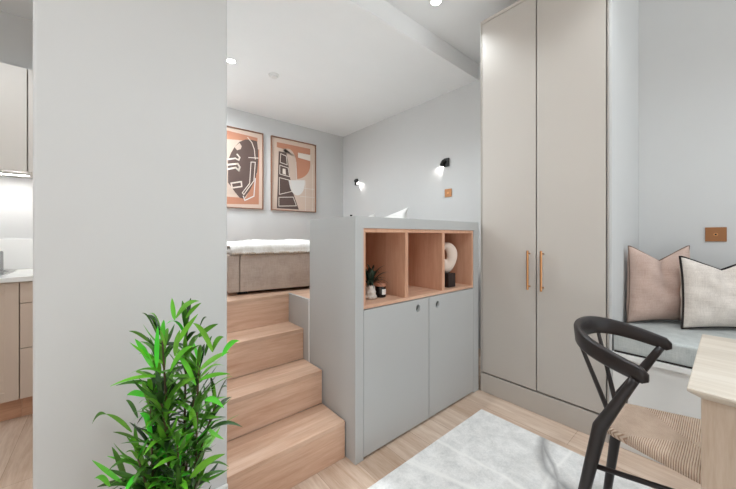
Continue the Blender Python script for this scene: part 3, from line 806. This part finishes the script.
# ------------------------------------------------------------------ tall bamboo plant by the white wall
pc = Vector((.135, .955, 0))
bp = thing('bamboo_plant', 'tall green artificial bamboo plant standing against the white wall', 'plant', tuple(pc))
MB().lathe(pc, [(.085, .001), (.095, .02), (.115, .20), (.118, .215), (.108, .215), (.104, .18)], 32).build('pot', M['basket'], bp, smooth=False)
MB().lathe(pc, [(.104, .178), (.06, .184), (.02, .186)], 24).build('soil', M['soil'], bp)
rn = random.Random(21); stems = MB(); fol = MB()
stem_def = [(-.035, .0, -.055, .02, .86), (-.01, -.02, -.02, -.02, .92), (.02, .01, .015, .03, .93), (.04, -.01, .07, -.01, .84), (-.02, .03, -.075, .04, .70), (.03, .03, .10, .03, .72), (0, .0, -.005, -.05, .78), (.01, -.03, .045, -.06, .66), (-.03, -.02, -.06, -.05, .62), (-.03, .0, -.10, .0, .60), (-.04, -.01, -.05, -.02, .76), (.02, .02, .04, .05, .82)]
vis = Vector((SF, -CF, 0)); fwd = Vector((CF, SF, 0))
def place(u, v, off=0.0):
    """point on the upright plane through the plant that faces the room"""
    a = (u-368)/FX; d = pc.x*CF+pc.y*SF+off
    return Vector((CF*d, SF*d, 0))+vis*a*d+Vector((0, 0, HC+(236-v)/FX*d))
for bx_, by_, tx, ty, h in stem_def:
    p0 = pc+Vector((bx_, by_, .18)); h -= .075; p1 = pc+vis*tx*1.0+fwd*ty+Vector((0, 0, h))
    ctrl = pc+Vector((bx_*1.2, by_*1.2, .18+(h-.18)*.55))
    path = []
    for k in range(13):
        t = k/12; path.append(p0*(1-t)**2+ctrl*2*t*(1-t)+p1*t*t)
    stems.tube(path, [.0045-.0025*k/12 for k in range(13)], 7)
    nl = int(66*h)
    for k in range(nl):
        t = .2+.8*(k+.5)/nl; q = p0*(1-t)**2+ctrl*2*t*(1-t)+p1*t*t
        a = rn.uniform(0, 2*PI); el = rn.uniform(.05, 1.15) if t < .93 else rn.uniform(.7, 1.4)
        Ln = rn.uniform(.065, .115)*(1 if t < .9 else .8)
        hd = Vector((math.cos(a), math.sin(a), 0))
        if hd.dot(fwd) > .4 and rn.random() < .4: hd = -hd
        tip = q+hd*math.cos(el)*Ln+Vector((0, 0, math.sin(el)*Ln))
        tip.y = min(tip.y, PY-.03)
        for _ in range(1):
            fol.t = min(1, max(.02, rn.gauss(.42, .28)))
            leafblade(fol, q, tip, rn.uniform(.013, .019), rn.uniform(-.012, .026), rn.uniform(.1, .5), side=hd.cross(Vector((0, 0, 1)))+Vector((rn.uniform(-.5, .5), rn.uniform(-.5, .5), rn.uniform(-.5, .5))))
hero = [((175, 320), (172, 298), 0.9, .8), ((176, 318), (199, 301), .85, .6), ((176, 345), (198, 314), .9, .7), ((186, 318), (201, 303), .8, .55), ((199, 337), (218, 324), .8, .5), ((213, 352), (193, 323), 1.0, .7), ((212, 352), (224, 337), .8, .55),
        ((222, 356), (240, 341), .9, .95), ((200, 327), (208, 318), .4, .15), ((152, 344), (129, 331), .9, .5), ((158, 337), (152, 318), .7, .55), ((154, 369), (135, 339), 1.2, .9), ((157, 368), (158, 326), 1.1, 1.0), ((156, 333), (142, 313), .35, .2),
        ((196, 385), (178, 357), 1.1, .85), ((170, 372), (193, 346), .9, .8), ((200, 380), (230, 374), .8, .85), ((200, 370), (229, 352), .8, .7), ((146, 396), (127, 395), 1.0, .95), ((148, 375), (136, 372), .9, .75), ((170, 396), (196, 378), .8, .6),
        ((205, 400), (224, 408), .9, .9), ((138, 418), (126, 400), .6, .25), ((132, 432), (106, 414), .9, .55), ((106, 414), (92, 424), .5, .4), ((157, 425), (140, 413), 1.2, .95), ((167, 458), (158, 427), 1.1, 1.0), ((171, 460), (194, 432), 1.1, .9),
        ((140, 441), (113, 432), 1.0, .45), ((122, 482), (92, 460), 1.5, .9), ((127, 484), (112, 447), 1.0, .4), ((190, 478), (225, 454), 1.1, .65), ((168, 478), (191, 474), 1.2, .95), ((110, 486), (94, 479), 1.0, .85), ((145, 485), (97, 487), 1.0, .15), ((195, 445), (216, 420), .5, .3), ((192, 458), (213, 436), .6, .3),
        ((200, 430), (217, 404), .6, .25), ((150, 470), (131, 450), 1.0, .6), ((205, 356), (212, 336), .6, .3), ((175, 356), (180, 330), .9, .6), ((150, 360), (141, 345), .8, .45), ((166, 348), (160, 330), .8, .6), ((190, 420), (206, 392), .9, .5)]
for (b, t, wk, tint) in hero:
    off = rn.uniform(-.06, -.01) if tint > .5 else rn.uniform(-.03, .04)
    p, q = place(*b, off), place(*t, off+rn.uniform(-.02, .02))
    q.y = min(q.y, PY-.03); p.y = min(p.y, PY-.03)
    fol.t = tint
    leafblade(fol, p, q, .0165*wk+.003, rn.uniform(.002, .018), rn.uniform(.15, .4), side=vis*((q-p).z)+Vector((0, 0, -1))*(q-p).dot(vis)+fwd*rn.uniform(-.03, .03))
fo = stems.build('stem', M['stem'], bp, smooth=True); fo['kind'] = 'stuff'
fol.build('foliage', M['leaf'], bp, smooth=True)

# ------------------------------------------------------------------ daylight, camera, colour
wd_ = bpy.data.worlds.new('sky'); bpy.context.scene.world = wd_; wd_.use_nodes = True
bg = wd_.node_tree.nodes['Background']; bg.inputs[1].default_value = .86
wn = wd_.node_tree; tcw = wn.nodes.new('ShaderNodeTexCoord'); sxw = wn.nodes.new('ShaderNodeSeparateXYZ'); rw = wn.nodes.new('ShaderNodeValToRGB')
mr = wn.nodes.new('ShaderNodeMapRange'); mr.inputs[1].default_value = -.12; mr.inputs[2].default_value = .12
wn.links.new(tcw.outputs['Generated'], sxw.inputs[0]); wn.links.new(sxw.outputs[2], mr.inputs[0]); wn.links.new(mr.outputs[0], rw.inputs[0]); wn.links.new(rw.outputs[0], bg.inputs[0])
rw.color_ramp.elements[0].color = (4.3, 4.6, 4.8, 1)      # lower half made brighter than the sky to throw light up at the ceiling
rw.color_ramp.elements[1].color = (1.2, 1.32, 1.45, 1)    # sky
for nm, sx_, loc, rot in (('window_portal', WX1-WX0, ((WX0+WX1)/2, YF-.16, (WZ0+WZ1)/2), (PI/2, 0, 0)), ('window_portal', LY1-LY0, (XL-.16, (LY0+LY1)/2, (WZ0+WZ1)/2), (PI/2, 0, -PI/2))):
    pt_ = bpy.data.lights.new(nm, 'AREA'); pt_.shape = 'RECTANGLE'; pt_.size = sx_; pt_.size_y = WZ1-WZ0; pt_.cycles.is_portal = True
    po = bpy.data.objects.new(nm, pt_); C.objects.link(po); po.location = loc; po.rotation_euler = rot

sn = bpy.data.lights.new('sun', 'SUN'); sn.energy = 22; sn.angle = math.radians(1); sn.color = (.80, .92, 1)  # added sun: its patch on the unseen floor bounces light upward
sno = bpy.data.objects.new('sun', sn); C.objects.link(sno); sno.location = (-6, -2, 6)
sno.rotation_euler = Vector((.55, -.08, -.83)).to_track_quat('-Z', 'Y').to_euler()

cam = bpy.data.cameras.new('camera'); cam.sensor_width = 36; cam.lens = FX/736*36; cam.shift_y = -8.5/736; cam.clip_start = .02
co = bpy.data.objects.new('camera', cam); C.objects.link(co); co.location = (0, 0, HC)
co.rotation_euler = (PI/2, 0, math.atan2(SF, CF)-PI/2)
sc = bpy.context.scene; sc.camera = co
sc.view_settings.view_transform = 'Standard'; sc.view_settings.look = 'None'; sc.view_settings.gamma = 1; sc.view_settings.use_curve_mapping = False
sc.view_settings.exposure = 0.0
cy = sc.cycles; cy.use_denoising = True; cy.max_bounces = 10; cy.diffuse_bounces = 6; cy.glossy_bounces = 4; cy.sample_clamp_indirect = 6
for o in bpy.data.objects:
    if '_o' in o: del o['_o']
